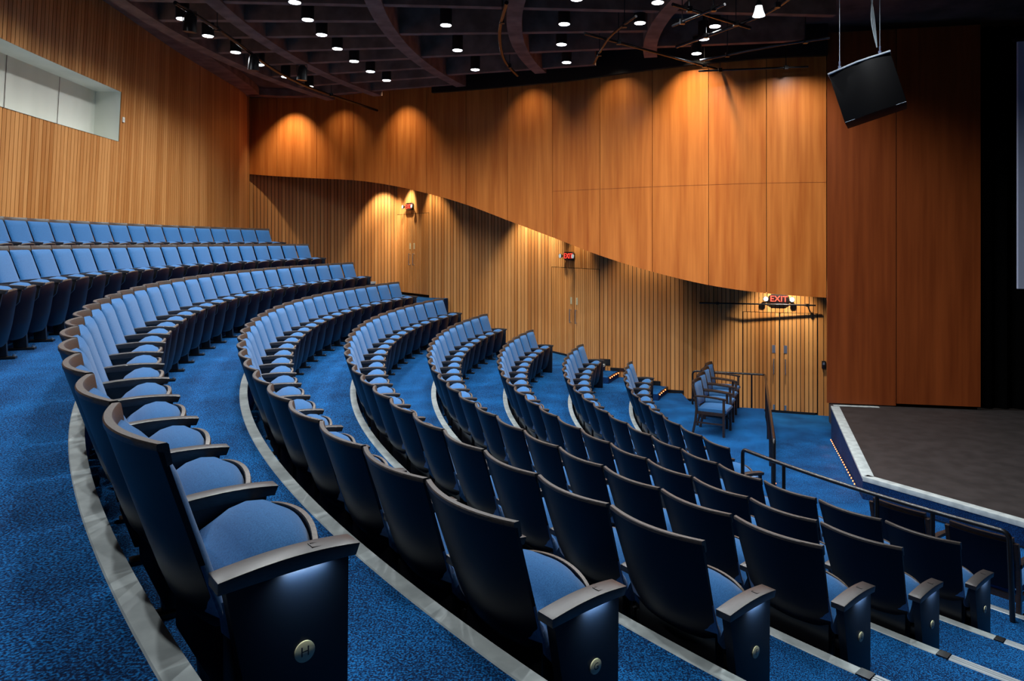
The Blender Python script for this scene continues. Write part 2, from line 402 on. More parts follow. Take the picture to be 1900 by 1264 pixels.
for i, k in enumerate(ORDER[:-1]):
    nk = ORDER[i+1]; R0 = riser_R(nk); R1 = riser_R(k)+.12 if k != 'J' else 19.2
    far_lim = {'J': 2.80, 'I': 2.80, 'H': 2.80, 'G': 2.80, 'F': 2.795, 'E': 2.795}.get(k, 2.3)
    mb = MB(); f0 = sector(mb, R0, R1, AN, far_lim, floor_z(k), floor_z(k)-floor_z(nk)+.04, 160)
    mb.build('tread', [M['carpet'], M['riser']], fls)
    # nosing: a grey strip wrapped over the edge; ribbed metal beyond the row ends
    for nm, a0, a1, mat, hgt in (('trim_nosing', 3.868 if nk != 'B' else 3.60, f0, 'nosing', .005), ('trim_metal_nosing', AN, 3.872, 'metalnose', .006)):
        if nk == 'B' and nm != 'trim_nosing': a1 = 3.604
        m_ = MB(); rows = []; n = max(12, int(abs(a0-a1)*90)); z = floor_z(k)
        prof = [(-.012, -.045), (-.012, hgt), (.052, hgt), (.056, .0)] if mat == 'nosing' else [(-.012, -.04), (-.012, hgt), (.006, hgt), (.008, hgt+.004), (.014, hgt+.004), (.016, hgt), (.026, hgt), (.028, hgt+.004), (.034, hgt+.004), (.036, hgt), (.052, hgt), (.056, .0)]
        for q in range(n+1):
            a = a0+(a1-a0)*q/n
            rows.append([pol(R0+r, a, z+h) for r, h in prof])
        m_.loft(rows, False, False)
        struct(m_.build(nm, M[mat]))
    if k in 'IHGFEDC':
        m_ = MB()
        for aa, mt in ((3.866, .010), (3.8685, .052), (3.877, .004)):
            pass
        m_ = MB(); R = R0
        rows = [[pol(R0+r, a, floor_z(k)+h) for r, h in ((-.014, -.045), (-.014, .0085), (.058, .0085), (.058, 0))] for a in (3.866, 3.8715)]
        m_.loft(rows, False, False); struct(m_.build('trim_nosing_joint', M['black']))
# landings by the doors, half steps in the far aisle
def flat(name, pts, z, th=.3, parent=None, mats=('carpet', 'riser')):
    m_ = MB(); n = len(pts); v = [(x, y, z) for x, y in pts]+[(x, y, z-th) for x, y in pts]
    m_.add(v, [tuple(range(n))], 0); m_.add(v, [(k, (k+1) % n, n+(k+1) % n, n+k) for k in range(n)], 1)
    return m_.build(name, [M[q] for q in mats], parent)
D_ = lambda R, a: tuple(pol(R, a, 0)[:2])
flat('door_landing', [D_(11.40, 2.76), D_(12.6, 2.79), D_(13.5, 2.79), D_(13.45, 2.72), (-.6, 18.6), (.30, 18.25), (.56, 18.15), (1.55, 16.5), D_(10.6, 2.70)], floor_z('D')+.003, .3, fls)
flat('door_landing', [D_(13.45, 2.72), D_(13.45, 2.81), D_(14.75, 2.81), (-2.2, 19.2), (-.6, 18.6)], up(-2.62), .4, fls)
flat('door_landing', [D_(16.7, 2.81), D_(19.5, 2.83), (-7.6, 19.7), (-3.8, 20.9)], up(-1.50), .5, fls)
flat('door_landing', [D_(14.7, 2.805), D_(16.8, 2.83), (-3.95, 20.8), (-2.8, 19.4), (-2.2, 19.2)], up(-1.50), .5, fls)
Z = floor_z('B')
flat('platform', [D_(riser_R('B')+.1, a) for a in [4.35-.03*q for q in range(56)]]+[(3.38, 15.86), (3.37, 14.76), (4.73, 14.39), (3.41, 9.92), (3.2, 9.2), (3.2, 9.19), (4.5, 9.19), (12, -2), (8, -3)], Z, .5, fls)
# half steps with orange step lights in the far aisle
def led(pos, parent, r=.014, dirn=(0, -1, 0)):
    m_ = MB(); p = Vector(pos); d = Vector(dirn).normalized(); m_.tube([p, p+d*.012], r, 8); return m_.build('lamp', M['orange'], parent)
for (k, a0, kk) in (('D', 2.775, 'C'), ('C', 2.78, 'B')):
    R = riser_R(kk); z = (floor_z(k)+floor_z(kk))/2; f = wall_cut(R-.3, 2.78, 2.2)+.012; f2 = wall_cut(R, 2.78, 2.2)+.008
    m_ = MB(); rows = []
    n = 12
    v = [];
    for q in range(n+1):
        t = q/n; v += [pol(R-.34, a0+(f-a0)*t, z), pol(R+.02, a0+(f2-a0)*t, z), pol(R-.34, a0+(f-a0)*t, z-.2)]
    m_.add(v, [(q*3, q*3+1, q*3+4, q*3+3) for q in range(n)], 0); m_.add(v, [(q*3, q*3+3, q*3+5, q*3+2) for q in range(n)], 1)
    b = 2; m_.add([v[0], v[1], v[1]-Vector((0, 0, .2)), v[2]], [(0, 1, 2, 3)], 1)
    m_.build('aisle_step', [M['carpet'], M['riser']], fls)
    st = thing('step_light_strip', 'row of orange step lights under the aisle step by %s' % ('the middle exit door' if k == 'D' else 'the lowest seat row'), 'step lights', pol(R-.34, a0, z))
    base = Vector(st.location); rows = []
    m_ = MB(); m_.loft([[pol(R-.352+r, a0+(f-a0)*q/6, z+h)-base for r, h in ((0, -.05), (0, .004), (.03, .004), (.03, 0))] for q in range(7)], False, False)
    m_.build('black_edge', M['black'], st)
    for q in range(5 if k == 'D' else 4):
        a = a0+(f-a0)*(q+.5)/5; led(pol(R-.354, a, z-.022)-base, st, .011, (math.cos(a)*-1, -math.sin(a), 0))
# ramp and door landing beyond the platform
m_ = MB(); SL0, SL1 = (4.38, 9.37), (5.67, 13.4)
m_.add([(3.2, 9.2, Z), (4.5, 9.19, Z), (5.75, 13.45, up(-3.72)), (4.50, 13.45, up(-3.72))], [(0, 1, 2, 3)])
m_.add([(4.50, 13.45, up(-3.72)), (5.75, 13.45, up(-3.72)), (6.5, 15.5, up(-3.72)), (3.2, 16.1, up(-3.72)), (3.3, 14.7, up(-3.72)), (4.8, 14.3, up(-3.72))], [(0, 1, 2, 3, 4, 5)])
m_.build('ramp', M['carpet'], fls)
flat('lower_step', [(3.37, 14.76), (3.85, 14.63), (3.95, 15.9), (3.40, 15.88)], up(-3.54), .3, fls)
# black base boards along the stepped foot of the side wall
def board(p, q, z, h=.09, name='baseboard_side'):
    A, B = Vector(p), Vector(q); d = (B-A).normalized(); n_ = Vector((d.y, -d.x))
    m_ = MB(); pts = [A+n_*.016, B+n_*.016, B+n_*.034, A+n_*.034]; m_.poly([tuple(x) for x in pts], z, z+h)
    struct(m_.build(name, M['black']))
board((.6, 18.14), (1.60, 16.54), floor_z('D'), .05)
board((1.62, 16.5), (1.86, 16.42), floor_z('D')-.02, .14)
board((1.86, 16.42), (2.35, 16.26), (floor_z('D')+floor_z('C'))/2, .07)
board((2.35, 16.26), (2.95, 16.06), (floor_z('B')+floor_z('C'))/2, .10)
board((2.95, 16.06), (3.43, 15.9), floor_z('B'), .06)
board((3.45, 15.9), (3.75, 15.92), up(-3.54), .06)
board((4.78, 15.83), (6.15, 15.37), up(-3.72), .05)

# stage
st = thing('stage', 'low dark stage with pale grey nosing and blue carpeted face', 'stage', (0, 0, 0))
ZS = up(-3.08)
D2 = (12.0, -1.73)
m_ = MB(); m_.poly([SL0, SL1, (5.72, 13.64), (8.27, 13.15), (14, 12.4), (14, -4.6), (D2[0], D2[1])], ZS-.35, ZS-.002); m_.cur = 0
m_.build('deck', M['stage'], st)
def strip(a, b, wd, name, mat, z0, z1, off=0):
    A, B = Vector(a), Vector(b); d = (B-A).normalized(); n_ = Vector((-d.y, d.x)); m_ = MB()
    m_.poly([tuple(p) for p in (A+n_*off, B+n_*off, B+n_*(off+wd), A+n_*(off+wd))], z0, z1); return m_.build(name, mat, st, bevel=.006 if 'nos' in name else 0)
strip(SL1, SL0, .15, 'side_nosing', M['nosing'], ZS-.03, ZS+.008, -.012)
strip(SL0, D2, .12, 'front_nosing', M['nosing'], ZS-.055, ZS+.008, -.014)
strip((5.74, 13.50), (6.53, 13.36), -.09, 'wall_strip', M['nosing'], ZS, ZS+.008)
strip(SL1, SL0, .006, 'side_face', M['riser'], up(-3.8), ZS-.03, -.006)
strip(SL0, D2, .006, 'front_face', M['riser'], up(-3.6), ZS-.055, -.006)
def led_row(name, label, p0, p1, n, nrm):
    r = thing(name, label, 'step lights', p0); d = Vector(p1)-Vector(p0)
    m_ = MB(); s_ = Vector(nrm).normalized(); m_.loft([[q+s_*.001, q+s_*.008, q+s_*.008+Vector((0, 0, .012)), q+s_*.001+Vector((0, 0, .012))] for q in (Vector((0, 0, -.006)), d+Vector((0, 0, -.006)))], True, True)
    m_.build('channel', M['black'], r)
    for k in range(n):
        led(d*(k+.5)/n+s_*.006, r, .009, nrm)
    return r
led_row('step_light_strip', 'long row of orange lights along the foot of the stage side', (5.60, 13.25, up(-3.655)), (4.36, 9.42, up(-3.30)), 22, (-.95, .31, 0))
led_row('step_light_strip', 'short row of orange lights on the platform edge beside the handrail', (3.70, 10.90, up(-3.375)), (3.36, 9.75, up(-3.365)), 8, (.95, -.31, 0))
r = led_row('step_light_strip', 'orange lights at the foot of the stage front behind loose chairs', (4.50, 9.16, up(-3.34)), (7.9, 4.15, up(-3.34)), 9, (-.83, -.56, 0))
for (p, q, n) in (((5.5, 13.2, up(-3.63)), (4.3, 9.5, up(-3.28)), 5),):
    for k in range(n):
        t = (k+.5)/n; l = bpy.data.lights.new('led glow', 'POINT'); l.energy = .5; l.color = (1, .18, .05); l.shadow_soft_size = .03
        o = bpy.data.objects.new('led glow', l); C.objects.link(o); o.location = Vector(p)*(1-t)+Vector(q)*t+Vector((-.07, .02, 0))

# ------------------------------------------------------------------ ceiling: slab, ring beams, radial ribs
def facade_y(x):
    for a, b in zip(FC[:-1], FC[1:]):
        if a[0] <= x <= b[0]: return a[1]+(b[1]-a[1])*(x-a[0])/(b[0]-a[0])
    return FC[0][1] if x < FC[0][0] else 13.4
def inside(p): return p.y < facade_y(p.x)-.75 and p.x > -7.3
m_ = MB(); m_.box(-9, 12, -6, 22, up(4.15), up(4.3)); ce = struct(m_.build('ceiling', M['slab']))
RB = up(3.62)
RINGS = (18.15, 15.9, 13.5, 11.35, 8.95)
def phi(d): return PI-rad(d)
m_ = MB()
for R in (17.3,)+RINGS[1:]:
    run = []; d = -42
    while d < 60:
        p = pol(R, phi(d), up(4.15))
        if inside(p): run.append(p)
        d += 1.0
    wd = .25
    rows = []
    for k, p in enumerate(run):
        r = Vector((p.x-CX, p.y-CY, 0)).normalized()*wd/2; dn = Vector((0, 0, 4.15-3.62))
        rows.append([p-r, p+r, p+r-dn, p-r-dn])
    m_.loft(rows, True, True)
m_.build('ring_beam', M['concrete'], ce)
m_ = MB()
for bi, (Ra, Rb, off, stp) in enumerate(((13.6, 17.25, -.7, 3.35), (8.95, 13.4, -4.2, 6.6), (6.2, 8.9, -4.2, 13.2))):
    d = off-stp*int(38/stp)
    while d < 62:
        pts = []
        for q in range(24):
            p = pol(Ra+(Rb-Ra)*q/23, phi(d), up(4.15))
            if inside(p): pts.append(p)
        if len(pts) > 2: m_.bar(pts[0], pts[-1], .13, 4.15-3.65)
        d += stp
m_.build('radial_rib', M['concrete'], ce)
# cornice along the back wall and a black bulkhead along the facade
m_ = MB(); rows = []; line = [(x, y, l*4) for x, y, l in catmull(BACK, 6)[:-3]]+[(-7.25, 19.45, 0), (-6.75, 19.55, 0)]+[(x, y, 0) for x, y, z in FC[16:52:4]]
for k, (x, y, l) in enumerate(line):
    a, b = Vector(line[max(k-1, 0)][:2]), Vector(line[min(k+1, len(line)-1)][:2]); t = (b-a).normalized(); n_ = Vector((t.y, -t.x))
    f = k/(len(line)-1); wd = .72*(1-f)**.8+.12; p = Vector((x+l, y))+n_*.02; q = p+n_*wd
    rows.append([(p.x, p.y, up(4.14)), (p.x, p.y, up(3.955)), (q.x, q.y, up(3.955)), (q.x, q.y, up(4.14))])
m_.loft(rows, True, True); struct(m_.build('trim_cornice', M['concrete']))
m_ = MB(); rows = []
for j in range(52, len(FC), 2):
    x, y, z = FC[j]; a, b = Vector(FC[max(j-1, 0)][:2]), Vector(FC[min(j+1, len(FC)-1)][:2]); t = (b-a).normalized(); n_ = Vector((t.y, -t.x))
    f = min(1, max(0, (x+7)/8)); zb = 3.97-.42*f; p = Vector((x, y))+n_*.015; q = p+n_*.10
    rows.append([(p.x, p.y, up(4.14)), (p.x, p.y, up(zb)), (q.x, q.y, up(zb)), (q.x, q.y, up(4.14))])
m_.loft(rows, True, True); struct(m_.build('trim_bulkhead', M['black']))

# ceiling downlights
def downlight_meshes():
    a = MB(); a.tube([(0, 0, .02), (0, 0, .0), (0, 0, .30), (0, 0, .31)], [.088, .098, .098, .05], 24); a.tube([(0, 0, .31), (0, 0, .66)], .02, 8)
    me1 = a.mesh('housing', M['black'], 50)
    b = MB(); b.tube([(0, 0, -.004), (0, 0, .004)], [.084, .088], 24); return me1, b.mesh('lens', M['lens'], 50)
HM, LM = downlight_meshes()
RN = ['outermost ring over the back rows', 'second ring of the ceiling', 'third ring of the ceiling', 'fourth ring of the ceiling', 'inner ring toward the stage']
ORD = ['first', 'second', 'third', 'fourth', 'fifth', 'sixth', 'seventh', 'eighth', 'ninth', 'tenth', 'eleventh', 'twelfth', 'thirteenth', 'fourteenth', 'fifteenth', 'sixteenth', 'seventeenth', 'eighteenth', 'nineteenth', 'twentieth', 'twenty-first', 'twenty-second', 'twenty-third', 'twenty-fourth', 'twenty-fifth', 'twenty-sixth', 'twenty-seventh', 'twenty-eighth', 'twenty-ninth', 'thirtieth', 'thirty-first', 'thirty-second', 'thirty-third']
LR = [(16.55, [14.2, 10.9, 7.3, 4.1, .5, -2.7]), (14.6, [13.7, 10.5, 7.2, 3.7, .3, -2.9, -6.1]), (12.45, [11.6, 4.8, -2.1]), (10.55, [10.5, 3.6, -2.8, -9.2]), (8.1, [9.0, 2.3, -2.8]), (9.35, [-3.5, -9.5])]
for ri, (R, ds) in enumerate(LR):
    for j, d in enumerate(ds):
        p = pol(R, phi(d), up(3.5))
        o = thing('downlight', 'black cylinder downlight, %s from the wood panels in the %s' % (ORD[j], (RN+['inner ring toward the stage'])[ri] if ri < 5 else 'short inner ring by the pipes'), 'ceiling light', p, 0, 'ceiling downlights')
        link('housing', HM, o); link('lens', LM, o)
        spot('lamp', (0, 0, -.02), P_DOWN, 150, .8, parent=o)
# the same grid of lamps carries on behind the camera
for R, dd in ((16.55, [-9, -16, -23, -30, -38]), (14.6, [-12, -19, -26, -34]), (12.45, [-9, -16, -24, -33]), (10.55, [-16, -26, -36]), (8.4, [-17, -30]), (6.3, [-5, -20, 8])):
    for d in dd: spot('lamp behind', pol(R, phi(d), up(3.48)), P_DOWN*1.3, 150, .8)
# wall washers recessed above the facade (they give the scallops, except one added fill)
def washer(x, y, e, size=62, zoff=4.0, dist=.72, aim=2.4, color=WARM, blend=1.0):
    j = min(range(len(FC)), key=lambda k: (FC[k][0]-x)**2+(FC[k][1]-y)**2)
    a, b = Vector(FC[max(j-1, 0)][:2]), Vector(FC[min(j+1, len(FC)-1)][:2]); t = (b-a).normalized(); n_ = Vector((t.y, -t.x))
    p = Vector((x, y))+n_*dist; tgt = (x, y, up(zoff-aim))
    spot('facade washer', (p.x, p.y, up(zoff)), e, size, blend, tgt, color, .04)
washer(-6.45, 19.6, P_WASH*1.3, 84); washer(-5.0, 19.15, P_WASH*.25, 88); washer(-3.15, 18.2, P_WASH*.6, 80); washer(-1.2, 17.1, P_WASH*.15, 85)  # the second is an added fill, evening the facade between two scallops
washer(.05, 16.3, P_WASH*.30, 85); washer(1.9, 15.1, P_WASH*.25, 85); washer(3.35, 14.3, P_WASH*1.3, 84)
# lamps hidden behind the facade, over the slats and doors
for (x, y, z, tx, ty, e, sz, col) in ((-4.15, 20.30, 1.9, -4.2, 20.85, 1.0, 70, (1, .86, .60)), (-3.55, 19.9, 1.9, -3.55, 20.5, .9, 60, (1, .88, .64)),
        (-2.9, 19.0, 1.9, -2.6, 19.4, .5, 60, (1, .80, .50)),
        (.10, 17.75, 1.35, .2, 18.3, 1.35, 75, (1, .90, .68)), (1.05, 16.9, .8, 1.2, 17.2, .45, 60, (1, .80, .50)),
        (2.4, 15.5, .4, 2.5, 16.1, .25, 80, (1, .82, .55)), (5.35, 14.9, -.35, 5.45, 15.5, .9, 80, (1, .90, .68))):
    spot('slat washer', (x, y, up(z)), P_SLAT*e, sz, .8, (tx, ty, up(z-1.6)), col, .04)

# ------------------------------------------------------------------ tip-up theatre seats
SW = .556
def shell_profile():
    return [(.892, -.007), (.80, -.036), (.70, -.068), (.60, -.10), (.52, -.127), (.46, -.150), (.41, -.178), (.375, -.215), (.355, -.262), (.35, -.305)]
def bulge(x, hw, sag=.055): return sag*(1-(x/hw)**2)
def shell_mesh():
    m = MB(); P = [(.902, -.004)]+shell_profile()[1:]; nx = 14; rows = []
    for side in (0, 1):
        for i, (z, y) in enumerate(P):
            hw = (.266-.034*max(0, (.9-z))/.5)
            if z < .46: hw -= .05*((.46-z)/.11)**2
            row = []
            for k in range(nx+1):
                x = hw*(2*k/nx-1); sg = .055 if z > .45 else .055-.25*(.45-z)
                yy = y+bulge(x, hw, sg)+(0 if side == 0 else -.014)
                row.append((x, yy, z+(0 if side == 0 else .008*(z < .42))))
            rows.append(row)
    n = len(P); v = [p for r in rows for p in r]; W = nx+1; f = []
    for i in range(n-1):
        for k in range(nx):
            f.append((i*W+k, i*W+k+1, (i+1)*W+k+1, (i+1)*W+k)); o = n*W
            f.append((o+i*W+k+1, o+i*W+k, o+(i+1)*W+k, o+(i+1)*W+k+1))
        for k in (0, nx): f.append((i*W+k, (i+1)*W+k, o+(i+1)*W+k, o+i*W+k))
    for k in range(nx):
        f.append((k, k+1, o+k+1, o+k)); e = (n-1)*W; f.append((e+k, e+k+1, o+e+k+1, o+e+k))
    m.add(v, f); return m.mesh('backrest', M['shell'], 50)
def cap_mesh():
    m = MB(); rows = []; hw = .267
    for k in range(21):
        x = hw*(2*k/20-1); y = bulge(x, hw)
        rows.append([(x, y-.003, .900), (x, y-.002, .913), (x, y-.005, .917), (x, y-.024, .917), (x, y-.028, .913), (x, y-.036, .866), (x, y-.026, .862), (x, y-.018, .895)])
    m.loft(rows, True, True); return m.mesh('top_cap', M['cap'], 40)
def pad_mesh():
    m = MB(); rows = []; hw = .246; Z0, Z1 = .468, .876
    prof = [(0, 0), (.012, .55), (.05, .86), (.12, .98), (.3, 1), (.6, 1), (.85, 1.02), (.95, .9), (.985, .6), (1, 0)]
    for k in range(19):
        s = 2*k/18-1; x = hw*s; e = max(0, 1-abs(s)**6)**.5; row = []
        yb = lambda z: -.007-(.892-z)*.322-.014+bulge(x, .272)
        th = .030+.052*(1-s*s)
        for t, q in prof:
            z = Z0+(Z1-Z0)*t; row.append((x, yb(z)-.002-th*q*(.25+.75*e), z))
        for t in (1, .6, .3, 0): z = Z0+(Z1-Z0)*t; row.append((x, yb(z)+.002, z))
        rows.append(row)
    m.loft(rows, True, True); return m.mesh('back_cushion', M['fabric'], 70)
def pan_y(s): return -.452+.062*s*s          # front face of the tipped-up seat, bowed forward
def seat_mesh():
    m = MB(); rows = []; hw = .240
    for k in range(25):
        s = 2*k/24-1; s = math.sin(s*PI/2); x = hw*s; e = max(.0, 1-abs(s)**5)**.5; zt = .530+.075*e*(.55+.45*(1-s*s))+.006; yf = pan_y(s); b = 1-e
        prof = [(yf+.06, .37), (-.235, .365), (-.208+.02*b, .385), (-.190+.04*b, .43), (-.192+.05*b, .50), (-.215+.05*b, zt-.10), (-.250+.04*b, zt-.045), (-.300, zt-.010), (-.345, zt), (-.385, zt-.006), (yf+.028, zt-.026), (yf+.018, zt-.045), (yf+.024, .50), (yf+.03, .42)]
        rows.append([(x, y, z) for y, z in prof])
    m.loft(rows, True, True); return m.mesh('seat_cushion', M['fabric'], 70)
def pan_mesh():
    m = MB(); rows = []; hw = .246
    for k in range(25):
        s = 2*k/24-1; s = math.sin(s*PI/2); x = hw*s; zt = .582-.030*s*s-.03*s**8; yf = pan_y(s); lo = .135+.10*abs(s)**10; r = .02*abs(s)**12
        rows.append([(x, yf+.016, zt), (x, yf+r, zt-.002), (x, yf-.006+r, zt-.03), (x, yf+.006+r, .46), (x, yf+.030+r, .30), (x, yf+.060+r, lo+.03), (x, yf+.085+r, lo), (x, yf+.10, lo+.02), (x, yf+.05, .32), (x, yf+.028, .42), (x, yf+.014, zt-.04)])
    m.loft(rows, True, True); return m.mesh('seat_pan', M['shell'], 50)
def rim_mesh():
    m = MB(); rows = []; hw = .245
    for k in range(21):
        s = 2*k/20-1; x = hw*s; zt = .583-.030*s*s-.03*s**8; yf = pan_y(s)
        rows.append([(x, yf+.014, zt-.008), (x, yf+.014, zt+.003), (x, yf-.001, zt+.002), (x, yf-.004, zt-.008)])
    m.loft(rows, True, True); return m.mesh('wood_rim', M['rim'], 40)
def arm_mesh(wd=.058):
    m = MB(); rows = []
    for k in range(11):
        t = k/10; y = -.115-.355*t; z = .588+.030*math.sin(PI*min(1, t*.62+.10))-.014*t-.006; th = .030+.008*math.sin(PI*t)
        h = wd/2
        if k == 10: y_ = y+.012
        rows.append([(-h, y, z), (h, y, z), (h, y+(.012 if k == 10 else 0), z-th), (-h, y+(.012 if k == 10 else 0), z-th)])
    m.loft(rows, True, True); return m.mesh('armrest', M['arm'], 40, bevel=.003)
def slot_mesh():
    m = MB()
    zt = .598
    for x in (-.014, .014): m.loft([[(x+dx, y, z+dz) for dx, dz in ((-.0012, 0), (.0012, 0), (.0012, -.006), (-.0012, -.006))] for y, z in ((-.43, .5935), (-.35, .6045))], True, True)
    for y, z in ((-.43, .5938), (-.35, .6048)): m.box(-.015, .015, y-.0012, y+.0012, z-.006, z)
    return m.mesh('tablet_slot', M['black'])
def std_mesh():
    m = MB()
    h = .014
    def slab(pts, x0, x1):
        n = len(pts); m.add([(x0, y, z) for y, z in pts]+[(x1, y, z) for y, z in pts], [tuple(range(n))[::-1], tuple(range(n, 2*n))]+[(k, (k+1) % n, n+(k+1) % n, n+k) for k in range(n)])
    slab([(-.14, .570), (-.44, .572), (-.42, .46), (-.33, .36), (-.22, .36)], -h, h)
    slab([(-.21, .40), (-.32, .40), (-.34, .02), (-.24, .02)], -.02, .02)
    m.box(-.035, .035, -.40, -.20, 0, .02)
    return m.mesh('standard', M['black'], bevel=.003)
def bolt_mesh():
    m = MB()
    m.tube([(-.0, -.385, .02), (0, -.385, .034)], .011, 6)
    return m.mesh('bolt', M['chrome'])
def end_mesh():
    m = MB(); pts = [(-.135, .566), (-.445, .572), (-.44, .0), (-.235, .0)]
    n = 4; x0, x1 = -.022, .022
    m.add([(x0, y, z) for y, z in pts]+[(x1, y, z) for y, z in pts], [(3, 2, 1, 0), (4, 5, 6, 7)]+[(k, (k+1) % n, n+(k+1) % n, n+k) for k in range(n)])
    return m.mesh('end_panel', M['side'], bevel=.004)
def badge_mesh():
    m = MB(); m.tube([(-.0225, 0, 0), (-.0265, 0, 0), (-.0275, 0, 0)], [.026, .026, .023], 28); return m.mesh('row_badge', M['brass'], 50)
def aisle_mesh():
    m = MB(); m.box(-.030, -.0225, -.385, -.275, .5685, .5715); return m.mesh('aisle_light', M['aisle'])
def hinge_mesh():
    m = MB(); m.box(-.222, .222, -.235, -.158, .25, .455); m.box(-.27, -.236, -.25, -.19, .31, .36); m.box(.236, .27, -.25, -.19, .31, .36)
    return m.mesh('hinge_housing', M['black'], bevel=.01)
SM = dict(shell=shell_mesh(), cap=cap_mesh(), pad=pad_mesh(), seat=seat_mesh(), pan=pan_mesh(), rim=rim_mesh(), arm=arm_mesh(), warm=arm_mesh(.074), slot=slot_mesh(), std=std_mesh(), bolt=bolt_mesh(), end=end_mesh(), badge=badge_mesh(), aisle=aisle_mesh(), hinge=hinge_mesh())
def child(nm, me, par, x=0): o = link(nm, me, par); o.location = (x, 0, 0); return o
ROWNAME = {'J': 'topmost row under the back wall', 'I': 'second row from the top', 'H': 'row with badge H', 'G': 'row with badge G', 'F': 'row with badge F', 'E': 'row with badge E', 'D': 'row with badge D', 'C': 'row with badge C', 'B': 'short lowest row'}
def make_seat(root, end_near, end_far, letter, half):
    b = child('backrest', SM['shell'], root); child('top_cap', SM['cap'], b); child('back_cushion', SM['pad'], b)
    s = child('seat_cushion', SM['seat'], root); child('seat_pan', SM['pan'], s); child('wood_rim', SM['rim'], s)
    child('hinge_housing', SM['hinge'], root)
    if not end_near:
        a = child('armrest', SM['arm'], root, -half)
        st_ = child('standard', SM['std'], root, -half); child('bolt', SM['bolt'], st_)
    else:
        a = child('armrest', SM['warm'], root, -half-.012); child('tablet_slot', SM['slot'], a)
        p = child('end_panel', SM['end'], root, -half-.012); bd = child('row_badge', SM['badge'], p); bd.location = (0, -.325, .355)
        child('aisle_light', SM['aisle'], p)
        if letter in 'HGFEDC': text('letter', letter, .034, M['letter'], bd, (-.0278, 0, 0), (PI/2, 0, -PI/2), .0004)
        l = bpy.data.lights.new('aisle lamp', 'AREA'); l.shape = 'RECTANGLE'; l.size = .11; l.size_y = .006; l.energy = 1.1; l.color = (.80, .95, 1); l.spread = rad(150)
        o = bpy.data.objects.new('aisle lamp', l); C.objects.link(o); o.parent = root; o.location = (-half-.012-.034, -.33, .566)
        o.rotation_euler = (rad(0), rad(18), PI/2)
        o.rotation_euler = Matrix(((0, -1, 0), (1, 0, 0), (0, 0, 1))).to_euler(); o.rotation_euler = (0, rad(-12), PI/2) if False else (rad(0), rad(-25), 0); l.size, l.size_y = .006, .11
    if end_far:
        child('armrest', SM['arm'], root, half); child('end_panel', SM['end'], root, half)
cnt = 0
for k in ORDER:
    R, zt, g, af, n, an = ROWS[k]
    da = (an-af)/n; S = da*R; half = S/2
    for j in range(n):
        a = an-da*(j+.5); a = an-da*j-da/2
        p = pol(R, a, floor_z(k)); u = 983+F*p.x/max(p.y, .1)
        if k in 'JI' and (p.y < 3 or u < -190): continue
        t = R*math.cos(da/2); p = pol(t, a, floor_z(k))
        far_ = n-j
        lab = 'blue tip-up seat, %s from the %s, %s' % ((ORD[far_-1], 'side wall', ROWNAME[k]) if far_ <= n/2+1 or k in 'JI' else (ORD[j], 'near aisle', ROWNAME[k]))
        o = thing('theatre_seat', lab, 'theatre seat', p, a-PI/2, 'tip-up seats, '+ROWNAME[k])
        make_seat(o, j == 0, j == n-1, k, half); cnt += 1

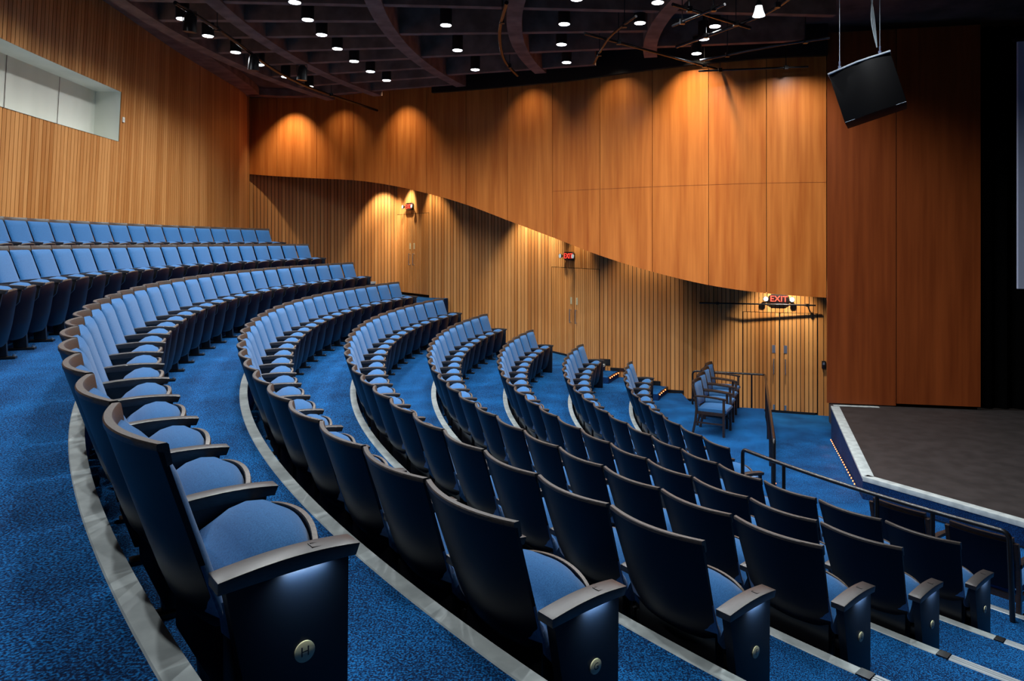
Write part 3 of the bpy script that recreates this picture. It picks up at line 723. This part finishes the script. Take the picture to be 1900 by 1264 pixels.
# ------------------------------------------------------------------ loose armchairs
def armchair(loc, rz, label, grp):
    o = thing('armchair', label, 'chair', loc, rz, grp)     # local: faces -y
    w2 = .262
    for sx in (-1, 1):
        m = MB(); m.loft([[(sx*w2+dx, y+dy, z) for dx, dy in ((-.018, -.02), (.018, -.02), (.018, .02), (-.018, .02))] for y, z in ((.315, 0), (.262, .25), (.245, .46), (.27, .68), (.315, .87))], True, True)
        m.build('leg', M['frame'], o, bevel=.003)
        m = MB(); m.box(sx*w2-.018, sx*w2+.018, -.245, -.205, 0, .635); m.build('leg', M['frame'], o, bevel=.003)
        m = MB(); m.loft([[(sx*w2+dx, y, z+dz) for dx, dz in ((-.026, 0), (.026, 0), (.026, .028), (-.026, .028))] for y, z in ((.27, .655), (.1, .66), (-.1, .648), (-.26, .632))], True, True)
        m.build('armrest', M['frame'], o, bevel=.003)
        m = MB(); m.box(sx*w2-.01, sx*w2+.01, -.21, .26, .20, .225); m.build('stretcher', M['frame'], o)
    m = MB(); m.box(-w2, w2, -.24, -.21, .36, .41); m.box(-w2, w2, .23, .26, .36, .41)
    for sx in (-1, 1): m.box(sx*w2-.012, sx*w2+.012, -.22, .24, .36, .41)
    m.build('seat_frame', M['frame'], o)
    m = MB(); rows = []
    for k in range(13):
        s = 2*k/12-1; x = .243*s; y = .30+.030*(1-s*s); rows.append([(x+.0, y+.02, .86), (x, y+.03, .912), (x, y-.002, .912), (x, y-.012, .86)])
    m.loft(rows, True, True); m.build('top_rail', M['frame'], o)
    m = MB(); rows = []
    for k in range(13):
        s = 2*k/12-1; x = .236*s; e = max(0, 1-abs(s)**6)**.5; b = .028*(1-s*s); row = []
        for z, t in ((.47, .2), (.49, .9), (.6, 1), (.75, 1), (.85, .9), (.868, .2)):
            yc = .248+(z-.46)*.17+b; row.append((x, yc-.012-.034*t*(.3+.7*e), z))
        for z in (.868, .47): yc = .248+(z-.46)*.17+b; row.append((x, yc, z))
        rows.append(row)
    m.loft(rows, True, True); m.build('back_cushion', M['fabric'], o, smooth=60)
    m = MB(); rows = []
    for k in range(13):
        s = 2*k/12-1; x = .236*s; yc = .262+.028*(1-s*s); rows.append([(x, yc+(z-.46)*.17, z) for z in (.46, .87)]+[(x, yc+.012+(z-.46)*.17, z) for z in (.87, .46)])
    m.loft(rows, True, True); m.build('back_panel', M['shell'], o)
    m = MB(); rows = []
    for k in range(13):
        s = 2*k/12-1; x = .248*s; e = max(0, 1-abs(s)**6)**.5
        rows.append([(x, -.265, .412), (x, -.272, .43), (x, -.262, .455+.012*e), (x, -.15, .465+.022*e), (x, .1, .462+.018*e), (x, .235, .452), (x, .24, .412)])
    m.loft(rows, True, True); m.build('seat_cushion', M['fabric'], o, smooth=60)
    return o
WHERE = ['closest to the curved rows', 'second along from the curved rows', 'third along toward the exit doors', 'last one beside the door handrail']
for i in range(4):
    armchair((3.26+.215*i, 12.60+.575*i, Z), math.atan2(.90, .42)-.05, 'loose blue armchair with dark wooden frame on platform, '+WHERE[i], 'loose armchairs on the platform')
for a, l in ((214.75, 'loose blue armchair behind the handrail, under its middle'), (219.0, 'loose blue armchair behind the handrail, by its bent end')):
    p = pol(9.0, rad(a), Z); armchair(p, rad(a)-PI/2, l, 'loose armchairs behind the handrail')

# ------------------------------------------------------------------ handrails
def rounded(pts, r=.07, n=5):
    P = [Vector(p) for p in pts]; out = [P[0]]
    for a, b, c in zip(P[:-2], P[1:-1], P[2:]):
        d0 = (a-b).normalized(); d1 = (c-b).normalized(); s, e = b+d0*r, b+d1*r
        for k in range(n+1):
            t = k/n; out.append(s*(1-t)**2+b*2*t*(1-t)+e*t*t)
    out.append(P[-1]); return out
hr = thing('handrail', 'long black pipe handrail crossing in front of the stage', 'handrail')
ZH = up(-2.37); arc = [pol(9.44, rad(203.6+(220.5-203.6)*k/14), ZH) for k in range(15)]
m_ = MB(); m_.tube(rounded([Vector((arc[0].x, arc[0].y, floor_z('C')))]+arc+[Vector((arc[-1].x+.02, arc[-1].y-.03, Z))], .06), .021, 12); m_.build('rail', M['tube'], hr, smooth=60)
for d in (207.4, 213.9, 216.95):
    p = pol(9.44, rad(d), ZH); m_ = MB(); m_.tube([p, Vector((p.x, p.y, floor_z('C')))], .019, 10); m_.build('post', M['tube'], hr, smooth=60)
for d in (220.5, 203.6):
    p = pol(9.44, rad(d), ZH); zf = Z if d > 210 else floor_z('C')
    m_ = MB(); m_.tube([(p.x+(.02 if d > 210 else 0), p.y-(.03 if d > 210 else 0), zf), (p.x+(.02 if d > 210 else 0), p.y-(.03 if d > 210 else 0), zf+.02)], .045, 14); m_.build('floor_flange', M['black'], hr)
hr = thing('handrail', 'black pipe handrail running from the exit doors along the ramp', 'handrail')
A = Vector((3.42, 14.98, up(-2.70))); B = Vector((4.80, 14.55, up(-2.70))); D = Vector((3.05, 8.9, up(-2.47)))
m_ = MB(); m_.tube(rounded([Vector((A.x, A.y, up(-3.54))), A, B, D, Vector((D.x, D.y, Z))], .08), .021, 12); m_.build('rail', M['tube'], hr, smooth=60)
for t, q in ((.82, 0), (.16, 1), (.42, 1), (.68, 1), (.88, 1)):
    p = A.lerp(B, t) if q == 0 else B.lerp(D, t)
    zf = up(-3.72) if q == 0 or t < .2 else Z
    m_ = MB(); m_.tube([p, Vector((p.x, p.y, zf))], .018, 10); m_.build('post', M['tube'], hr, smooth=60)

# ------------------------------------------------------------------ exit signs
def on_seg(i, t, off): 
    a, b, _ = SEG[i]; A, B = Vector(a), Vector(b); d = (B-A).normalized(); n_ = Vector((d.y, -d.x)); p = A.lerp(B, t)+n_*off; return p, math.atan2(d.y, d.x)
for i, t, z, lab, s in ((1, .45, up(1.02), 'red EXIT sign with two lamp heads over the highest side door', 1.0), (3, .42, up(-.335), 'red EXIT sign with two lamp heads over the middle side door', 1.0), (7, .49, up(-1.235), 'red EXIT sign with two lamp heads over the lowest exit doors', 1.0)):
    p, rz = on_seg(i, t, .05)
    sg = thing('exit_sign', lab, 'exit sign', (p.x, p.y, z), rz, 'exit signs')
    m = MB(); pts = [(-.21, .06), (-.14, .105), (.14, .105), (.21, .06), (.21, -.05), (.13, -.105), (-.13, -.105), (-.21, -.05)]
    n = len(pts); m.add([(x, -.03, zz) for x, zz in pts]+[(x, .035, zz) for x, zz in pts], [tuple(range(n)), tuple(range(n, 2*n))[::-1]]+[(k, (k+1) % n, n+(k+1) % n, n+k) for k in range(n)])
    m.build('housing', M['signblack'], sg, bevel=.006)
    text('lettering', 'EXIT', .18, M['red'], sg, (0, -.033, 0), (PI/2, 0, 0), .002)
    for sx in (-1, 1):
        m = MB(); m.tube([(sx*.27, -.03, -.0), (sx*.27, -.07, -.0), (sx*.27, -.085, -.0)], [.03, .055, .06], 16); m.tube([(sx*.2, -.0, 0), (sx*.27, -.04, 0)], .012, 8); lh = m.build('lamp_head', M['black'], sg, smooth=40)
        m = MB(); m.tube([(sx*.27, -.083, 0), (sx*.27, -.089, 0)], [.054, .050], 16); m.build('lamp_lens', M['head'], lh)
# curtain rod in front of the lowest doors
p0, _ = on_seg(6, .1, .14); p1, _ = on_seg(7, .97, .14)
rod = thing('curtain_rod', 'black pipe rod fixed above the lowest exit doors', 'rod', (p0.x-.45, p0.y+.08, up(-1.345)))
b0 = Vector(rod.location); m = MB(); m.tube([(0, 0, 0), Vector((p1.x, p1.y, up(-1.345)))-b0], .017, 10); m.build('pipe', M['tube'], rod, smooth=60)
for t in (.16, .93):
    q = Vector((0, 0, 0)).lerp(Vector((p1.x, p1.y, up(-1.345)))-b0, t); m = MB(); m.tube([q, q+Vector((.04, .13, 0))], .012, 8); m.box(q.x-.03, q.x+.03, q.y-.02, q.y+.02, q.z-.03, q.z+.03); m.build('bracket', M['black'], rod)
# wall box by the exit doors, switch by the projection opening
p, rz = on_seg(8, .5, .03); bx = thing('wall_box', 'small black control box on the slats beside the exit doors', 'wall box', (p.x, p.y, up(-2.62)), rz)
m = MB(); m.box(-.04, .04, -.03, .02, -.08, .08); m.build('casing', M['black'], bx, bevel=.004); m = MB(); m.box(-.02, .02, -.034, -.03, .0, .05); m.build('button_plate', M['plate'], bx)
q = shift(Pb[i1+1], -.02, up(2.16)); sw = thing('light_switch', 'tiny ivory switch beside the recessed projection opening', 'switch', q, 0)
m = MB(); m.box(-.012, .012, -.03, .03, -.045, .045); m.build('cover_plate', M['ivory'], sw); m = MB(); m.box(.012, .018, -.008, .008, -.012, .012); m.build('rocker', M['cream'], sw)

# ------------------------------------------------------------------ hanging loudspeaker
ls = thing('loudspeaker', 'black loudspeaker hung on cables above the stage edge', 'loudspeaker', ray(1610, 168, 9.0))
T = Matrix.Rotation(rad(-28), 4, 'Z') @ Matrix.Rotation(rad(-16.5), 4, 'Y') @ Matrix.Scale(.93, 4, (1, 0, 0))
m = MB(); rows = []
n = 12
def ring(z, sc_=1.0):
    pts = [(-.39, -.20), (.39, -.20)]; q = []
    q.append((-.39*sc_, .30)); q.append((-.39*sc_, -.16))
    for k in range(1, 8): x = -.39+.78*k/8; q.append((x*sc_, -.16-.10*math.sin(PI*k/8)))
    q.append((.39*sc_, -.16)); q.append((.39*sc_, .30)); return [T @ Vector((x, y, z)) for x, y in q]
m.loft([ring(-.335, .99), ring(.32)], True, True); m.build('cabinet', M['spk'], ls, bevel=.008)
m = MB(); m.loft([[T @ Vector((x*1.02, y*1.02, z)) for x, y in ((-.39, .30), (-.39, -.2), (0, -.28), (.39, -.2), (.39, .30))] for z in (.322, .342)], True, True); m.build('top_plate', M['steelgrey'], ls, bevel=.003)
m = MB(); m.box(-.36, .30, -.03, .03, .345, .365, T); m.build('rigging_bar', M['steelgrey'], ls)
m = MB(); m.box(-.38, .38, -.21, -.20, -.33, -.325, T); m.build('lower_lip', M['steelgrey'], ls)
for x in (-.25, .27):
    a = T @ Vector((x, 0, .365)); m = MB(); m.tube([a, a+Vector((0, 0, .06))], [.012, .02], 8); m.tube([a+Vector((0, 0, .06)), a+Vector((0, 0, .12))], [.008, .012], 8); m.build('shackle', M['plate'], ls)
    m = MB(); m.tube([a+Vector((0, 0, .11)), Vector((a.x+.0, a.y, up(4.14)-ls.location.z))], .004, 6); m.build('suspension_wire', M['cable'], ls)
a = T @ Vector((.27, 0, .48))
for dx in (-.02, .0, .018):
    m = MB(); m.tube(catmull([tuple(a+Vector((0, .0, 0))), tuple(a+Vector((-.05+dx, .0, .35))), tuple(a+Vector((-.07-dx, .02, .8))), tuple(a+Vector((-.16+dx, .02, 1.3))), (a.x-.2, a.y, up(4.14)-ls.location.z)], 6), .007, 6); m.build('signal_cable', M['cable'], ls, smooth=60)

# ------------------------------------------------------------------ lighting pipes under the ceiling
def pipe(label, pts, r=.024, z=None, hang=True):
    P = [at(u, v, zz) for u, v, zz in pts]; o = thing('lighting_pipe', label, 'pipe', P[0]); m = MB(); b = Vector(P[0])
    Q = [p-b for p in P]; m.tube(catmull([tuple(q) for q in Q], 6) if len(Q) > 2 else Q, r, 10); m.build('tube', M['tube'], o, smooth=60)
    if hang:
        for t in (.2, .8):
            i = (len(Q)-1)*t; k = int(i); q = Q[k].lerp(Q[min(k+1, len(Q)-1)], i-k); m = MB(); m.tube([q, q+Vector((0, 0, 4.14-(q+b).z+EZ))], .007, 6); m.build('hanger_rod', M['black'], o)
            m = MB(); m.box(q.x-.035, q.x+.035, q.y-.035, q.y+.035, q.z-.035, q.z+.04); m.build('clamp', M['black'], o)
    return o
pipe('black pipe crossing toward the bright spotlight under the ceiling', [(1248, 8, 3.3), (1392, 52, 3.3)])
pipe('short black pipe hanging under the ceiling beside the crossing pipes', [(1248, 48, 3.25), (1345, 8, 3.25)], .02)
pipe('long black pipe slanting down to the top of the panels', [(1085, 62, 3.4), (1352, 134, 3.4)])
pipe('black pipe passing below the spotlight toward the stage', [(1255, 87, 3.35), (1405, 32, 3.35), (1470, -6, 3.35)])
pipe('black pipe pointing from the panels toward the loudspeaker', [(1300, 112, 3.38), (1430, 86, 3.38), (1540, 70, 3.38)])
pipe('black pipe close to the top edge of the wood panels', [(1296, 132, 3.3), (1500, 124, 3.3)], .02)
pipe('curved black pipe with cables above the upper seats', [(325, 5, 3.42), (420, 65, 3.42), (510, 130, 3.42), (590, 168, 3.42), (700, 205, 3.42)], .03)
pipe('curved black pipe hanging over the middle of the hall', [(940, 5, 3.42), (927, 60, 3.42), (935, 110, 3.42), (960, 140, 3.42)], .03)
pipe('black pipe with a drooping end over the middle panels', [(1180, 30, 3.35), (1130, 70, 3.35), (1102, 118, 3.35)], .02)
for i, (u, v, lab) in enumerate(((352, 22, 'over the upper seats, start of the curved pipe'), (470, 100, 'over the upper seats, middle of the curved pipe'), (560, 120, 'near the facade end of the curved pipe'))):
    p = at(u, v, 3.42); o = thing('stage_light', 'unlit black stage light '+lab, 'stage light', p, 0, 'unlit stage lights')
    m = MB(); m.tube([(0, 0, -.30), (.02, -.02, -.08), (.02, -.03, -.02)], [.10, .085, .05], 14); m.build('body', M['black'], o, smooth=50)
    m = MB(); m.tube([(-.1, 0, -.15), (-.1, 0, 0), (.1, 0, 0), (.1, 0, -.15)], .008, 6); m.build('yoke', M['black'], o)
p = at(1408, 14, 3.3); o = thing('stage_light', 'brightly lit white spotlight hanging over the stage edge', 'stage light', p, 0)
m = MB(); m.tube([(0, 0, -.12), (0, 0, -.05), (0, 0, .02)], [.085, .06, .045], 20, close=False); m.build('shade', plain('lit reflector', (.9, .9, .9), .4, emit=(.9, .95, 1), es=3), o, smooth=50)
m = MB(); m.tube([(0, 0, -.10), (0, 0, -.09)], .07, 20); m.build('lens', M['lens'], o)
m = MB(); m.tube([(0, 0, .02), (0, 0, .12), (0, 0, .8)], [.055, .015, .01], 10); m.build('stem', M['black'], o)
spot('lamp', (0, 0, -.16), P_DOWN*.3, 60, .9, parent=o).rotation_euler = (rad(-15), rad(-20), 0)
print('seats', cnt)
